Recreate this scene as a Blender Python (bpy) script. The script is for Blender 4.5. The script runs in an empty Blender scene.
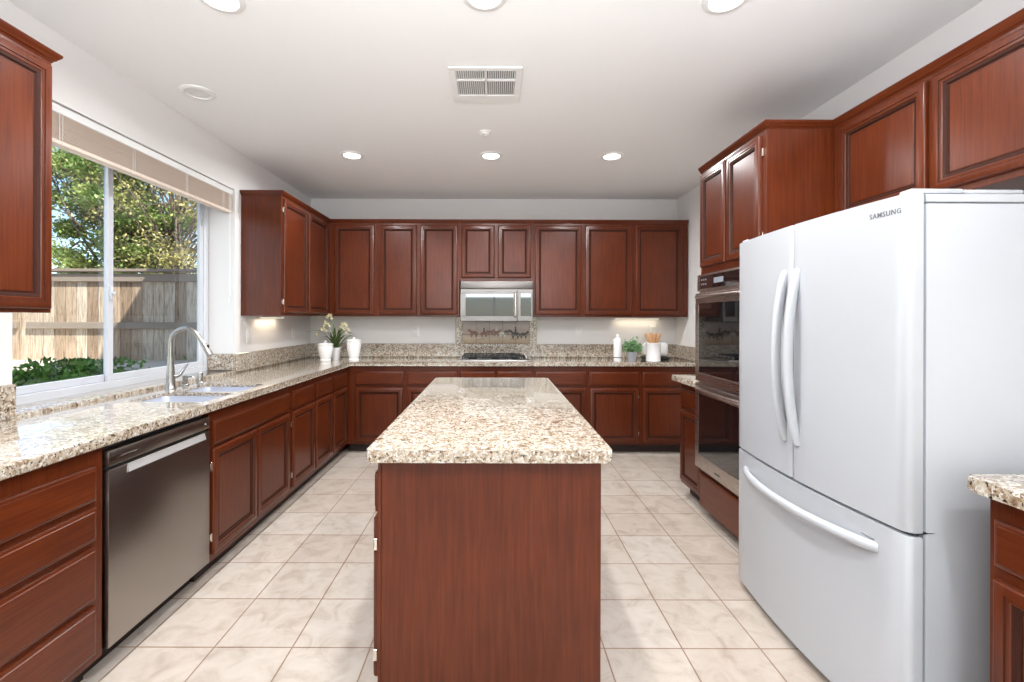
import bpy, bmesh, math, random
from mathutils import Vector, Matrix
random.seed(7)
S = bpy.context.scene
COL = S.collection
PI = math.pi
R = math.radians

# ---------------------------------------------------------------- camera
cam_d = bpy.data.cameras.new('camera'); cam = bpy.data.objects.new('camera', cam_d); COL.objects.link(cam)
cam_d.sensor_fit = 'HORIZONTAL'; cam_d.sensor_width = 36.0
cam_d.lens = 451.3/1024*36.0
cam_d.shift_x = (512-493.85)/1024
cam_d.shift_y = -(341-318.25)/1024
cam_d.clip_start = 0.02; cam_d.clip_end = 200
cam.matrix_world = Matrix.Translation((0, 0, 1.3485)) @ Matrix.Rotation(PI/2, 4, 'X') @ Matrix.Rotation(0.0028, 4, 'Z')
S.camera = cam
# ---------------------------------------------------------------- world, sun, exposure
S.view_settings.view_transform = 'Standard'; S.view_settings.look = 'None'
S.view_settings.gamma = 1.0; S.view_settings.use_curve_mapping = False
S.view_settings.exposure = 0.08
SUN_DIR = Vector((-1.0, 0.85, -1.7)).normalized()      # the way the sunlight travels
W = bpy.data.worlds.new('world'); S.world = W; W.use_nodes = True
nt = W.node_tree; bg = nt.nodes['Background']
sky = nt.nodes.new('ShaderNodeTexSky'); sky.sky_type = 'NISHITA'; sky.sun_disc = False
sky.sun_elevation = math.asin(-SUN_DIR.z); sky.sun_rotation = math.atan2(-SUN_DIR.x, -SUN_DIR.y)
sky.air_density = 1.0; sky.dust_density = 0.6; sky.ozone_density = 2.0
nt.links.new(sky.outputs[0], bg.inputs[0]); bg.inputs[1].default_value = 0.28
sl = bpy.data.lights.new('sun', 'SUN'); sl.energy = 10.5; sl.angle = R(0.6); sl.color = (1, .95, .86)
so = bpy.data.objects.new('sun', sl); COL.objects.link(so)
so.rotation_euler = SUN_DIR.to_track_quat('-Z', 'Y').to_euler(); so.location = (6, -6, 9)
def area(name, loc, direction, sx, sy, e, color=(1, 1, 1)):
    l = bpy.data.lights.new(name, 'AREA'); l.shape = 'RECTANGLE'; l.size = sx; l.size_y = sy; l.energy = e; l.color = color
    o = bpy.data.objects.new(name, l); COL.objects.link(o); o.location = loc
    o.rotation_euler = Vector(direction).to_track_quat('-Z', 'Z').to_euler(); return o
area('added_rear_fill', (0.0, -3.38, 1.35), (0, 1, .12), 3.6, 2.0, 22, (0.92, .965, 1))  # fill lamp added behind the camera to brighten the room
area('added_ceiling_fill', (0.0, -0.1, 1.93), (0, .34, 1), 2.6, 1.0, 96, (.89, .945, 1))  # added upward lamp above the camera, brightens the ceiling
area('daylight_sink_window', (-2.36, 2.78, 1.65), (1, 0, -0.1), 1.6, 1.3, 5, (0.92, .96, 1))
CAN_E = 19; CAN_COL = (.97, .985, 1.0)

# ---------------------------------------------------------------- materials
def new_mat(name):
    m = bpy.data.materials.new(name); m.use_nodes = True
    return m, m.node_tree.nodes, m.node_tree.links, m.node_tree.nodes['Principled BSDF']
def plain(name, col, rough=.5, metal=0, coat=0, emis=None, es=0, spec=.5):
    m, n, l, b = new_mat(name)
    b.inputs['Base Color'].default_value = (*col, 1); b.inputs['Roughness'].default_value = rough
    b.inputs['Metallic'].default_value = metal; b.inputs['Coat Weight'].default_value = coat
    b.inputs['Specular IOR Level'].default_value = spec
    if emis: b.inputs['Emission Color'].default_value = (*emis, 1); b.inputs['Emission Strength'].default_value = es
    return m
def ramp(n, stops):
    r = n.new('ShaderNodeValToRGB'); e = r.color_ramp.elements
    while len(e) < len(stops): e.new(.5)
    for i, (p, c) in enumerate(stops): e[i].position = p; e[i].color = (*c, 1)
    return r
def coords(n, l, scale=(1, 1, 1), world=True, loc=(0, 0, 0)):
    if world: t = n.new('ShaderNodeNewGeometry').outputs['Position']
    else: t = n.new('ShaderNodeTexCoord').outputs['Object']
    mp = n.new('ShaderNodeMapping'); mp.inputs['Scale'].default_value = scale; mp.inputs['Location'].default_value = loc
    l.new(t, mp.inputs[0]); return mp.outputs[0]
def noise(n, l, vec, scale, detail=3, rough=.55, dist=0):
    t = n.new('ShaderNodeTexNoise'); t.inputs['Scale'].default_value = scale; t.inputs['Detail'].default_value = detail
    t.inputs['Roughness'].default_value = rough; t.inputs['Distortion'].default_value = dist
    l.new(vec, t.inputs['Vector']); return t.outputs['Fac']
def mixc(n, l, fac, a, b, mode='MIX'):
    m = n.new('ShaderNodeMix'); m.data_type = 'RGBA'; m.blend_type = mode
    for sock, v in ((m.inputs[0], fac), (m.inputs[6], a), (m.inputs[7], b)):
        if isinstance(v, (int, float)): sock.default_value = v
        elif isinstance(v, tuple): sock.default_value = (*v, 1)
        else: l.new(v, sock)
    return m.outputs[2]
def bump(n, l, b, h, strength, dist=.01):
    u = n.new('ShaderNodeBump'); u.inputs['Strength'].default_value = strength; u.inputs['Distance'].default_value = dist
    l.new(h, u.inputs['Height']); l.new(u.outputs[0], b.inputs['Normal'])

WD, WM, WL_ = (.062, .0105, .0028), (.094, .0170, .0038), (.130, .0270, .0062)
def wood(name, scale, rough=.3):
    m, n, l, b = new_mat(name)
    v = coords(n, l, scale)
    f1 = noise(n, l, v, 6, 6, .6, .4)
    r = ramp(n, [(.25, WD), (.5, WM), (.8, WL_)]); l.new(f1, r.inputs[0])
    v2 = coords(n, l, (1, 1, 1)); f2 = noise(n, l, v2, 2.6, 3, .5)
    r2 = ramp(n, [(.3, (.82, .80, .80)), (.7, (1.12, 1.15, 1.18))]); l.new(f2, r2.inputs[0])
    c = mixc(n, l, 1.0, r.outputs[0], r2.outputs[0], 'MULTIPLY')
    l.new(c, b.inputs['Base Color'])
    b.inputs['Roughness'].default_value = rough; b.inputs['Coat Weight'].default_value = .12; b.inputs['Coat Roughness'].default_value = .2; b.inputs['Specular IOR Level'].default_value = .32
    bump(n, l, b, f1, .05, .002)
    return m
WV = wood('cherry_wood_upright_grain', (16, 16, .7))
WHX = wood('cherry_wood_grain_across', (.7, 16, 16))
WHY = wood('cherry_wood_grain_along', (16, .7, 16))
WG = plain('dark_cherry_groove', (.036, .009, .004), .65, spec=.2)  # darker colour for the groove faces of the doors
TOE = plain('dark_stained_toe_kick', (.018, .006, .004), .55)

def granite():
    m, n, l, b = new_mat('speckled_polished_granite')
    v = coords(n, l)
    base = noise(n, l, v, 42, 6, .62, .6)
    r = ramp(n, [(.30, (.12, .065, .035)), (.42, (.30, .215, .14)), (.53, (.45, .385, .30)), (.68, (.57, .53, .47))]); l.new(base, r.inputs[0])
    sp = noise(n, l, v, 105, 4, .6, .3)
    rs = ramp(n, [(.38, (1, 1, 1)), (.445, (0, 0, 0))]); l.new(sp, rs.inputs[0])
    c = mixc(n, l, rs.outputs[0], r.outputs[0], (.030, .022, .018))
    wv = coords(n, l, (1, 1, 1), True, (3.1, 1.7, 9.2))
    w = noise(n, l, wv, 85, 3, .55)
    rw = ramp(n, [(.56, (0, 0, 0)), (.63, (1, 1, 1))]); l.new(w, rw.inputs[0])
    c = mixc(n, l, rw.outputs[0], c, (.66, .63, .58))
    l.new(c, b.inputs['Base Color'])
    b.inputs['Roughness'].default_value = .09; b.inputs['Specular IOR Level'].default_value = .6
    b.inputs['Coat Weight'].default_value = .5; b.inputs['Coat Roughness'].default_value = .04
    return m
GR = granite()

def tile_floor():
    m, n, l, b = new_mat('beige_ceramic_floor_tiles')
    T = .3189
    v = coords(n, l, (1/T, 1/T, 1/T), True, (1.1395/T, -1.8455/T, 0))
    br = n.new('ShaderNodeTexBrick'); br.offset = 0; br.squash = 1
    br.inputs['Scale'].default_value = 1; br.inputs['Brick Width'].default_value = 1; br.inputs['Row Height'].default_value = 1
    br.inputs['Mortar Size'].default_value = .011; br.inputs['Mortar Smooth'].default_value = .3; br.inputs['Bias'].default_value = 0
    br.inputs['Color1'].default_value = (.485, .425, .37, 1); br.inputs['Color2'].default_value = (.44, .37, .31, 1); br.inputs['Mortar'].default_value = (.25, .155, .10, 1)
    l.new(v, br.inputs['Vector'])
    cl = noise(n, l, coords(n, l), 9, 6, .6, .8)
    r = ramp(n, [(.3, (.80, .76, .72)), (.5, (1, 1, 1)), (.7, (1.10, 1.12, 1.14))]); l.new(cl, r.inputs[0])
    c = mixc(n, l, 1.0, br.outputs['Color'], r.outputs[0], 'MULTIPLY'); l.new(c, b.inputs['Base Color'])
    b.inputs['Roughness'].default_value = .38
    inv = n.new('ShaderNodeMath'); inv.operation = 'SUBTRACT'; inv.inputs[0].default_value = 1; l.new(br.outputs['Fac'], inv.inputs[1])
    ad = n.new('ShaderNodeMath'); ad.operation = 'MULTIPLY_ADD'; l.new(cl, ad.inputs[0]); ad.inputs[1].default_value = .25; l.new(inv.outputs[0], ad.inputs[2])
    bump(n, l, b, ad.outputs[0], .35, .004)
    return m
def painted(name, col, bs=.05, sc=90):
    m, n, l, b = new_mat(name)
    b.inputs['Base Color'].default_value = (*col, 1); b.inputs['Roughness'].default_value = .85
    bump(n, l, b, noise(n, l, coords(n, l), sc, 3), bs, .003)
    return m
WALL = painted('warm_grey_wall_paint', (.77, .75, .735))
CEIL = painted('white_ceiling_texture', (.86, .86, .86), .12, 60)
WHITE = plain('white_satin_paint', (.80, .80, .79), .4)
STUCCO = painted('beige_stucco', (.5, .45, .38), .3, 40)
def brushed(name, col, rough, scale):
    m, n, l, b = new_mat(name)
    b.inputs['Metallic'].default_value = 1; b.inputs['Base Color'].default_value = (*col, 1)
    f = noise(n, l, coords(n, l, scale), 8, 4, .6)
    r = ramp(n, [(.3, (rough-.02,)*3), (.7, (rough+.03,)*3)]); l.new(f, r.inputs[0]); l.new(r.outputs[0], b.inputs['Roughness'])
    return m
STEEL = brushed('brushed_stainless_steel', (.60, .58, .56), .30, (40, 40, 1))
STEELD = brushed('dark_stainless_steel', (.33, .30, .275), .30, (40, 1, 40))
STEELO = brushed('warm_stainless_steel', (.52, .46, .43), .28, (40, 1, 40))
NICKEL = plain('brushed_nickel', (.40, .385, .36), .27, 1)
CHROME = plain('polished_hinge_metal', (.75, .70, .62), .2, 1)
FRW = plain('white_refrigerator_enamel', (.44, .455, .48), .28, 0, .15)
FRG = plain('grey_gasket', (.16, .17, .19), .6)
BLKG = plain('black_glass', (.006, .006, .007), .04, 0, 1)
BLK = plain('black_cast_iron', (.012, .012, .012), .45)
BLKP = plain('black_plastic', (.02, .02, .022), .4)
CER = plain('white_glazed_ceramic', (.82, .81, .80), .12, 0, .5)
PLAS = plain('white_plastic', (.80, .79, .76), .35)
SPOON = plain('pale_wood_utensil', (.52, .27, .12), .5)
GALV = plain('galvanised_pot_metal', (.50, .54, .60), .35, .7)
LEAFD = plain('dark_green_leaf', (.06, .10, .02), .5)
LEAFG = plain('fresh_green_leaf', (.15, .29, .12), .55)
PETAL = plain('cream_flower_petal', (.80, .74, .52), .5)
LENS = plain('glowing_lamp_lens', (1, 1, 1), .5, 0, 0, (1, .97, .92), 9)
LENSU = plain('glowing_strip_lens', (1, 1, 1), .5, 0, 0, (1, .86, .62), 2.5)
GREYV = plain('painted_vent_shade', (.20, .20, .20), .8)
SLAT = plain('beige_blind_slat', (.74, .62, .52), .55)
CORD = plain('white_blind_cord', (.8, .78, .74), .7)
SOIL = plain('potting_soil', (.03, .02, .015), .9)
VINYL = plain('white_vinyl_window_frame', (.60, .62, .66), .35)
def glass():
    m, n, l, b = new_mat('window_glass'); n.remove(b)
    out = [x for x in n if x.type == 'OUTPUT_MATERIAL'][0]
    t = n.new('ShaderNodeBsdfTransparent'); t.inputs[0].default_value = (.93, .97, .96, 1)
    g = n.new('ShaderNodeBsdfGlossy'); g.inputs['Roughness'].default_value = .0
    ge = n.new('ShaderNodeNewGeometry'); dt = n.new('ShaderNodeVectorMath'); dt.operation = 'DOT_PRODUCT'
    l.new(ge.outputs['Normal'], dt.inputs[0]); l.new(ge.outputs['Incoming'], dt.inputs[1])
    ab = n.new('ShaderNodeMath'); ab.operation = 'ABSOLUTE'; l.new(dt.outputs['Value'], ab.inputs[0])
    om = n.new('ShaderNodeMath'); om.operation = 'SUBTRACT'; om.inputs[0].default_value = 1; l.new(ab.outputs[0], om.inputs[1])
    pw = n.new('ShaderNodeMath'); pw.operation = 'POWER'; l.new(om.outputs[0], pw.inputs[0]); pw.inputs[1].default_value = 5
    fr = n.new('ShaderNodeMath'); fr.operation = 'MULTIPLY_ADD'; l.new(pw.outputs[0], fr.inputs[0]); fr.inputs[1].default_value = .90; fr.inputs[2].default_value = .085
    mx = n.new('ShaderNodeMixShader'); l.new(fr.outputs[0], mx.inputs[0]); l.new(t.outputs[0], mx.inputs[1]); l.new(g.outputs[0], mx.inputs[2])
    l.new(mx.outputs[0], out.inputs[0]); return m
GLASS = glass()

# ---------------------------------------------------------------- mesh helpers
def box(bm, x0, x1, y0, y1, z0, z1, bev=0, seg=2, mi=0):
    x0, x1 = min(x0, x1), max(x0, x1); y0, y1 = min(y0, y1), max(y0, y1); z0, z1 = min(z0, z1), max(z0, z1)
    v = [bm.verts.new((x, y, z)) for z in (z0, z1) for x, y in ((x0, y0), (x1, y0), (x1, y1), (x0, y1))]
    fs = [bm.faces.new([v[i] for i in q]) for q in ((3, 2, 1, 0), (4, 5, 6, 7), (0, 1, 5, 4), (1, 2, 6, 5), (2, 3, 7, 6), (3, 0, 4, 7))]
    for f in fs: f.material_index = mi
    if bev:
        es = {e for f in fs for e in f.edges}
        r = bmesh.ops.bevel(bm, geom=list(es), offset=bev, segments=seg, affect='EDGES', profile=.5, clamp_overlap=True)
        for f in r['faces']: f.material_index = mi
def prism(bm, poly, z0, z1, bev=0, seg=2, mi=0, axis='Z'):
    def P(a, b, c):
        return (a, b, c) if axis == 'Z' else ((c, a, b) if axis == 'X' else (a, c, b))
    lo = [bm.verts.new(P(x, y, z0)) for x, y in poly]; hi = [bm.verts.new(P(x, y, z1)) for x, y in poly]
    n = len(poly); fs = [bm.faces.new(lo[::-1]), bm.faces.new(hi)]
    for i in range(n): fs.append(bm.faces.new((lo[i], lo[(i+1) % n], hi[(i+1) % n], hi[i])))
    for f in fs: f.material_index = mi
    if bev:
        es = set(fs[0].edges) | set(fs[1].edges)
        r = bmesh.ops.bevel(bm, geom=list(es), offset=bev, segments=seg, affect='EDGES', profile=.5, clamp_overlap=True)
        for f in r['faces']: f.material_index = mi
def tube(bm, pts, r, n=10, mi=0, flat=1.0):
    pts = [Vector(p) for p in pts]; rs = r if isinstance(r, (list, tuple)) else [r]*len(pts)
    t0 = (pts[1]-pts[0]).normalized(); up = Vector((0, 0, 1)) if abs(t0.z) < .9 else Vector((1, 0, 0))
    a = t0.cross(up).normalized(); rings = []
    for i, p in enumerate(pts):
        t = (pts[min(i+1, len(pts)-1)]-pts[max(i-1, 0)]).normalized()
        a = (a-t*a.dot(t)).normalized(); b = t.cross(a)
        rings.append([bm.verts.new(p+(a*math.cos(2*PI*k/n)+b*math.sin(2*PI*k/n)*flat)*rs[i]) for k in range(n)])
    for i in range(len(rings)-1):
        for k in range(n):
            f = bm.faces.new((rings[i][k], rings[i][(k+1) % n], rings[i+1][(k+1) % n], rings[i+1][k])); f.material_index = mi
    for q in (rings[0][::-1], rings[-1]): f = bm.faces.new(q); f.material_index = mi
def lathe(bm, prof, c=(0, 0, 0), n=36, mi=0):
    rings = []
    for r, z in prof:
        if r < 1e-5: rings.append([bm.verts.new((c[0], c[1], c[2]+z))])
        else: rings.append([bm.verts.new((c[0]+r*math.cos(2*PI*k/n), c[1]+r*math.sin(2*PI*k/n), c[2]+z)) for k in range(n)])
    for i in range(len(rings)-1):
        a, b = rings[i], rings[i+1]
        for k in range(n):
            k2 = (k+1) % n
            if len(a) == 1 and len(b) == 1: continue
            q = (a[0], b[k2], b[k]) if len(a) == 1 else ((a[k], a[k2], b[0]) if len(b) == 1 else (a[k], a[k2], b[k2], b[k]))
            f = bm.faces.new(q); f.material_index = mi
def arc(c, r, a0, a1, n):
    return [(c[0]+r*math.cos(R(a0+(a1-a0)*i/n)), c[1]+r*math.sin(R(a0+(a1-a0)*i/n))) for i in range(n+1)]
def tag(o, label=None, cat=None, group=None, kind=None):
    if label: o['label'] = label
    if cat: o['category'] = cat
    if group: o['group'] = group
    if kind: o['kind'] = kind
    return o
def thing(name, label, cat, loc=(0, 0, 0), group=None):
    o = bpy.data.objects.new(name, None); COL.objects.link(o); o.location = loc; o.empty_display_size = .1
    return tag(o, label, cat, group)
def wloc(o):
    v = Vector((0, 0, 0))
    while o is not None: v = v+o.location; o = o.parent
    return v
def obj(name, bm, mats, parent=None, origin=None, label=None, recalc=True, angle=.6):
    """bm is in world coordinates; the object's origin is put at `origin`, else at the parent's."""
    base = wloc(parent) if parent else Vector((0, 0, 0))
    org = Vector(origin) if origin is not None else base
    if recalc: bmesh.ops.recalc_face_normals(bm, faces=bm.faces[:])
    bmesh.ops.translate(bm, verts=bm.verts[:], vec=-org)
    me = bpy.data.meshes.new(name); bm.to_mesh(me); bm.free()
    for m in (mats if isinstance(mats, (list, tuple)) else [mats]): me.materials.append(m)
    if len(me.polygons): me.polygons.foreach_set('use_smooth', [True]*len(me.polygons)); me.set_sharp_from_angle(angle=angle)
    o = bpy.data.objects.new(name, me); COL.objects.link(o)
    if parent: o.parent = parent
    o.location = org-base
    if label: o['label'] = label
    return o
def B(): return bmesh.new()
def dup(root, loc, label=None, group=None):
    r = root.copy(); COL.objects.link(r); r.location = loc
    if label: r['label'] = label
    if group: r['group'] = group
    for ch in list(root.children):
        c = ch.copy(); COL.objects.link(c); c.parent = r
        for g in ch.children: d = g.copy(); COL.objects.link(d); d.parent = c
    return r
def struct(name, bm, m, parent=None, origin=None, label=None):
    o = obj(name, bm, m, parent, origin, label)
    if not parent: o['kind'] = 'structure'
    return o

# facing frames: a runs along the wall, b up, c out of the face
def mapper(facing, face):
    if facing == 'back': return lambda a, b, c: (a, face-c, b)      # looks towards -Y
    if facing == 'left': return lambda a, b, c: (face+c, a, b)      # looks towards +X
    return lambda a, b, c: (face-c, a, b)                           # 'right' looks towards -X
def fbox(bm, M, a0, a1, b0, b1, c0, c1, bev=0, seg=2, mi=0):
    p, q = M(a0, b0, c0), M(a1, b1, c1)
    box(bm, p[0], q[0], p[1], q[1], p[2], q[2], bev, seg, mi)
def rings(bm, M, a0, a1, b0, b1, prof, mi=0):
    prev = None; base = mi
    for ins, c in prof:
        mi = 1 if prof is DOOR_P and (.0525 < ins < .0625 or .030 < ins < .032) else base
        cur = [bm.verts.new(M(*p, c)) for p in ((a0+ins, b0+ins), (a1-ins, b0+ins), (a1-ins, b1-ins), (a0+ins, b1-ins))]
        if prev:
            for k in range(4): f = bm.faces.new((prev[k], prev[(k+1) % 4], cur[(k+1) % 4], cur[k])); f.material_index = mi
        else: bm.faces.new(cur[::-1])
        prev = cur
    f = bm.faces.new(prev); f.material_index = base
DOOR_P = [(0, 0), (0, .013), (.003, .018), (.007, .020), (.029, .020), (.031, .0165), (.035, .0175), (.041, .0170), (.043, .0140), (.053, .0105), (.057, .0045), (.062, .0045), (.065, .0070)]
DRAW_P = [(0, 0), (0, .012), (.003, .0145), (.011, .0155), (.014, .019)]
def cabinet(name, label, facing, a0, a1, z0, z1, face, back, doors=(), drawers=(), group=None, crown=None, toe=None, hinges=(), cat='cabinet', hollow=0):
    """doors, drawers: (a0,a1,z0,z1); crown: (z height, project at a0 end, project at a1 end)."""
    M = mapper(facing, face); dep = abs(face-back)
    pc = M((a0+a1)/2, z0 if toe is None else 0, -dep/2)
    t = thing(name, label, cat, pc, group)
    bm = B()
    if hollow:      # open-topped carcase: sides, bottom, back and face frame around a bowl
        fbox(bm, M, a0, a0+.018, z0, z1, -dep, 0); fbox(bm, M, a1-.018, a1, z0, z1, -dep, 0)
        fbox(bm, M, a0+.018, a1-.018, z0, z0+.018, -dep, 0); fbox(bm, M, a0+.018, a1-.018, z0+.018, z1, -dep, -dep+.012)
        fbox(bm, M, a0+.018, a1-.018, z0+.018, z1, -.02, 0)
    else:
        fbox(bm, M, a0, a1, z0, z1, -dep, 0, .0015, 1)
    obj('carcase', bm, WV, t)
    if toe is not None:
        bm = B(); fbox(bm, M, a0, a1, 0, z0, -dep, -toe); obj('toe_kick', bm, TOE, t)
    for i, (p, q, r, s) in enumerate(doors):
        bm = B(); rings(bm, M, p, q, r, s, DOOR_P)
        d = obj('door', bm, [WV, WG], t)
        for (di, side) in hinges:
            if di == i:
                for zz in (r+.09, s-.09):
                    bm = B(); a = p-.007 if side == 0 else q+.007
                    fbox(bm, M, a-.006, a+.006, zz-.016, zz+.016, .0, .009, .002, 1)
                    fbox(bm, M, a-.003, a+.003, zz-.022, zz+.022, .006, .014, .002, 1)
                    obj('hinge', bm, CHROME, d)
    for (p, q, r, s) in drawers:
        bm = B(); rings(bm, M, p, q, r, s, DRAW_P)
        obj('drawer', bm, WHX if facing == 'back' else WHY, t)
    if crown:
        ct, e0, e1 = crown
        prof = [(.010, 0), (.010, .002), (.016, .004), (.020, .010), (.025, .012), (.034, .019), (.038, .022), (.047, .024), (.050, .022), (.050, 0)]
        bm = B(); prev = None
        for dz, pr in prof:
            A0, A1 = a0-(pr if e0 else 0), a1+(pr if e1 else 0)
            z = ct-.05+dz
            cur = [bm.verts.new(M(*p)) for p in ((A0, z, -dep), (A1, z, -dep), (A1, z, pr), (A0, z, pr))]
            if prev:
                for k in range(4): bm.faces.new((prev[k], prev[(k+1) % 4], cur[(k+1) % 4], cur[k]))
            else: bm.faces.new(cur[::-1])
            prev = cur
        bm.faces.new(prev); obj('crown_moulding', bm, WHX if facing == 'back' else WHY, t)
    return t

# ================================================================= SETTING
XL, XR, YB, YF, HC = -2.073, 2.062, 5.10, -3.5, 2.695
WY0, WY1, WZ0, WZ1 = 1.943, 3.61, .92, 2.37
bm = B(); box(bm, XL-.2, XR+.2, YF-.2, YB+.2, -.12, 0); struct('floor', bm, tile_floor())
bm = B(); box(bm, XL-.2, XR+.2, YF-.2, YB+.2, HC, HC+.15); struct('ceiling', bm, CEIL)
bm = B(); box(bm, XL-.2, XR+.2, YB, YB+.2, 0, HC); struct('wall_back', bm, WALL)
bm = B(); box(bm, XR, XR+.2, YF, YB, 0, HC); struct('wall_right', bm, WALL)
bm = B()
box(bm, XL-.267, XL, YF, WY0, 0, HC); box(bm, XL-.267, XL, WY1, YB, 0, HC)
box(bm, XL-.267, XL, WY0, WY1, 0, WZ0-.04); box(bm, XL-.267, XL, WY0, WY1, WZ1, HC)
struct('wall_left', bm, WALL)
bm = B()
box(bm, XL, -1.9, YF-.2, YF, 0, HC); box(bm, 1.9, XR, YF-.2, YF, 0, HC)
box(bm, -1.9, 1.9, YF-.2, YF, 0, .25); box(bm, -1.9, 1.9, YF-.2, YF, 2.4, HC)
struct('wall_front', bm, WALL)
# second storey and eaves of the house: they shade the side yard
bm = B(); box(bm, XL-.26, 4.0, YF-.2, 5.3, HC+.15, 4.2); struct('wall_upper', bm, STUCCO)
bm = B(); prism(bm, [(-2.95, 4.2), (4.8, 4.2), (4.8, 4.36), (.9, 5.6), (-2.95, 4.36)], -4.2, 5.9, axis='Y'); o = struct('trim_1', bm, STUCCO); o['label'] = 'roof and eaves above the kitchen'

def window(name, facing, plane, a0, a1, z0, z1, mid, depth=.06):
    """a two-sash slider; glass set inside its frame"""
    M = mapper(facing, plane)
    bmf = B(); w = .06
    fbox(bmf, M, a0, a1, z0, z0+w-.012, -depth, 0, .003, 1); fbox(bmf, M, a0, a1, z1-w, z1, -depth, 0, .003, 1)
    fbox(bmf, M, a0, a0+w, z0+w-.012, z1-w, -depth, 0, .003, 1); fbox(bmf, M, a1-w, a1, z0+w-.012, z1-w, -depth, 0, .003, 1)
    fr = struct(name, bmf, VINYL, None, M((a0+a1)/2, z0, -depth/2))
    for k, (p, q, c) in enumerate(((a0+w, mid+.034, -.030), (mid-.022, a1-w, -.008))):
        s = .040
        bm = B(); zz0, zz1 = z0+w-.012, z1-w
        c0 = c-.020
        fbox(bm, M, p, q, zz0, zz0+s, c0, c, .003, 1); fbox(bm, M, p, q, zz1-s, zz1, c0, c, .003, 1)
        fbox(bm, M, p, p+s, zz0+s, zz1-s, c0, c, .003, 1); fbox(bm, M, q-s, q, zz0+s, zz1-s, c0, c, .003, 1)
        sa = obj('sash', bm, VINYL, fr)
        bm = B(); cc = (c+c0)/2
        vs = [bm.verts.new(M(*t, cc)) for t in ((p+s, zz0+s), (q-s, zz0+s), (q-s, zz1-s), (p+s, zz1-s))]; bm.faces.new(vs)
        obj('glass_pane', bm, GLASS, sa)
        if k == 1:
            bm = B(); fbox(bm, M, p+.006, p+.024, 1.45, 1.53, c, c+.014, .004, 2); fbox(bm, M, p+.009, p+.021, 1.48, 1.50, c+.014, c+.030, .003, 1)
            obj('latch', bm, VINYL, sa)
    return fr
window('window_1', 'left', XL-.205, WY0, WY1, WZ0, WZ1, 2.695)
window('window_added', 'back', YF-.07, -1.9, 1.9, .25, 2.4, 0.0)  # unseen window, added behind the camera to let daylight in

# ================================================================= OUTDOORS
def concrete():
    m, n, l, b = new_mat('patio_concrete'); f = noise(n, l, coords(n, l), 7, 5)
    r = ramp(n, [(.3, (.30, .27, .23)), (.7, (.42, .38, .33))]); l.new(f, r.inputs[0]); l.new(r.outputs[0], b.inputs['Base Color']); b.inputs['Roughness'].default_value = .9; return m
bm = B(); box(bm, -30, 12, -8, 30, -.4, -.14); o = struct('ground', bm, concrete())
def weathered():
    m, n, l, b = new_mat('weathered_fence_boards')
    v = coords(n, l)
    sx = n.new('ShaderNodeSeparateXYZ'); l.new(v, sx.inputs[0])
    mt = n.new('ShaderNodeMath'); mt.operation = 'DIVIDE'; l.new(sx.outputs[0], mt.inputs[0]); mt.inputs[1].default_value = .14
    fl = n.new('ShaderNodeMath'); fl.operation = 'FLOOR'; l.new(mt.outputs[0], fl.inputs[0])
    wn = n.new('ShaderNodeTexWhiteNoise'); wn.noise_dimensions = '1D'; l.new(fl.outputs[0], wn.inputs['W'])
    r0 = ramp(n, [(0, (.26, .175, .115)), (.5, (.42, .31, .22)), (1, (.58, .49, .39))]); l.new(wn.outputs[0], r0.inputs[0])
    g = noise(n, l, coords(n, l, (14, 14, 1)), 4, 6, .65, .8)
    r1 = ramp(n, [(.32, (.38, .34, .32)), (.5, (.95, .95, .95)), (.7, (1.35, 1.38, 1.4))]); l.new(g, r1.inputs[0])
    c = mixc(n, l, 1.0, r0.outputs[0], r1.outputs[0], 'MULTIPLY'); l.new(c, b.inputs['Base Color']); b.inputs['Roughness'].default_value = .9
    bump(n, l, b, g, .4, .01); return m
FEN = weathered()
RAIL = plain('grey_weathered_rail', (.26, .21, .17), .9)
FY = 5.75
t = thing('board_fence', 'weathered brown board fence standing on the low stone wall outside', 'fence', (-6, FY, .55))
bm = B(); x = -12.04
while x < -2.3:
    box(bm, x+.003, x+.137, FY, FY+.02, .6, 1.90+random.uniform(-.004, .004)); x += .14
obj('boards', bm, FEN, t)
bm = B(); box(bm, -12, -2.3, FY-.07, FY+.08, 1.925, 1.96, .004, 1); obj('top_cap', bm, RAIL, t)
bm = B(); box(bm, -12, -2.3, FY-.035, FY, 1.80, 1.90, .004, 1); obj('rail', bm, RAIL, t)
for a, b_ in ((-12, -6.05), (-5.92, -2.3)):
    bm = B(); box(bm, a, b_, FY-.045, FY, 1.20, 1.285, .004, 1); obj('rail', bm, RAIL, t)
for px in (-11.0, -8.6, -3.7):
    bm = B(); box(bm, px-.045, px+.045, FY+.02, FY+.11, .6, 1.9, .004, 1); obj('post', bm, RAIL, t)
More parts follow.
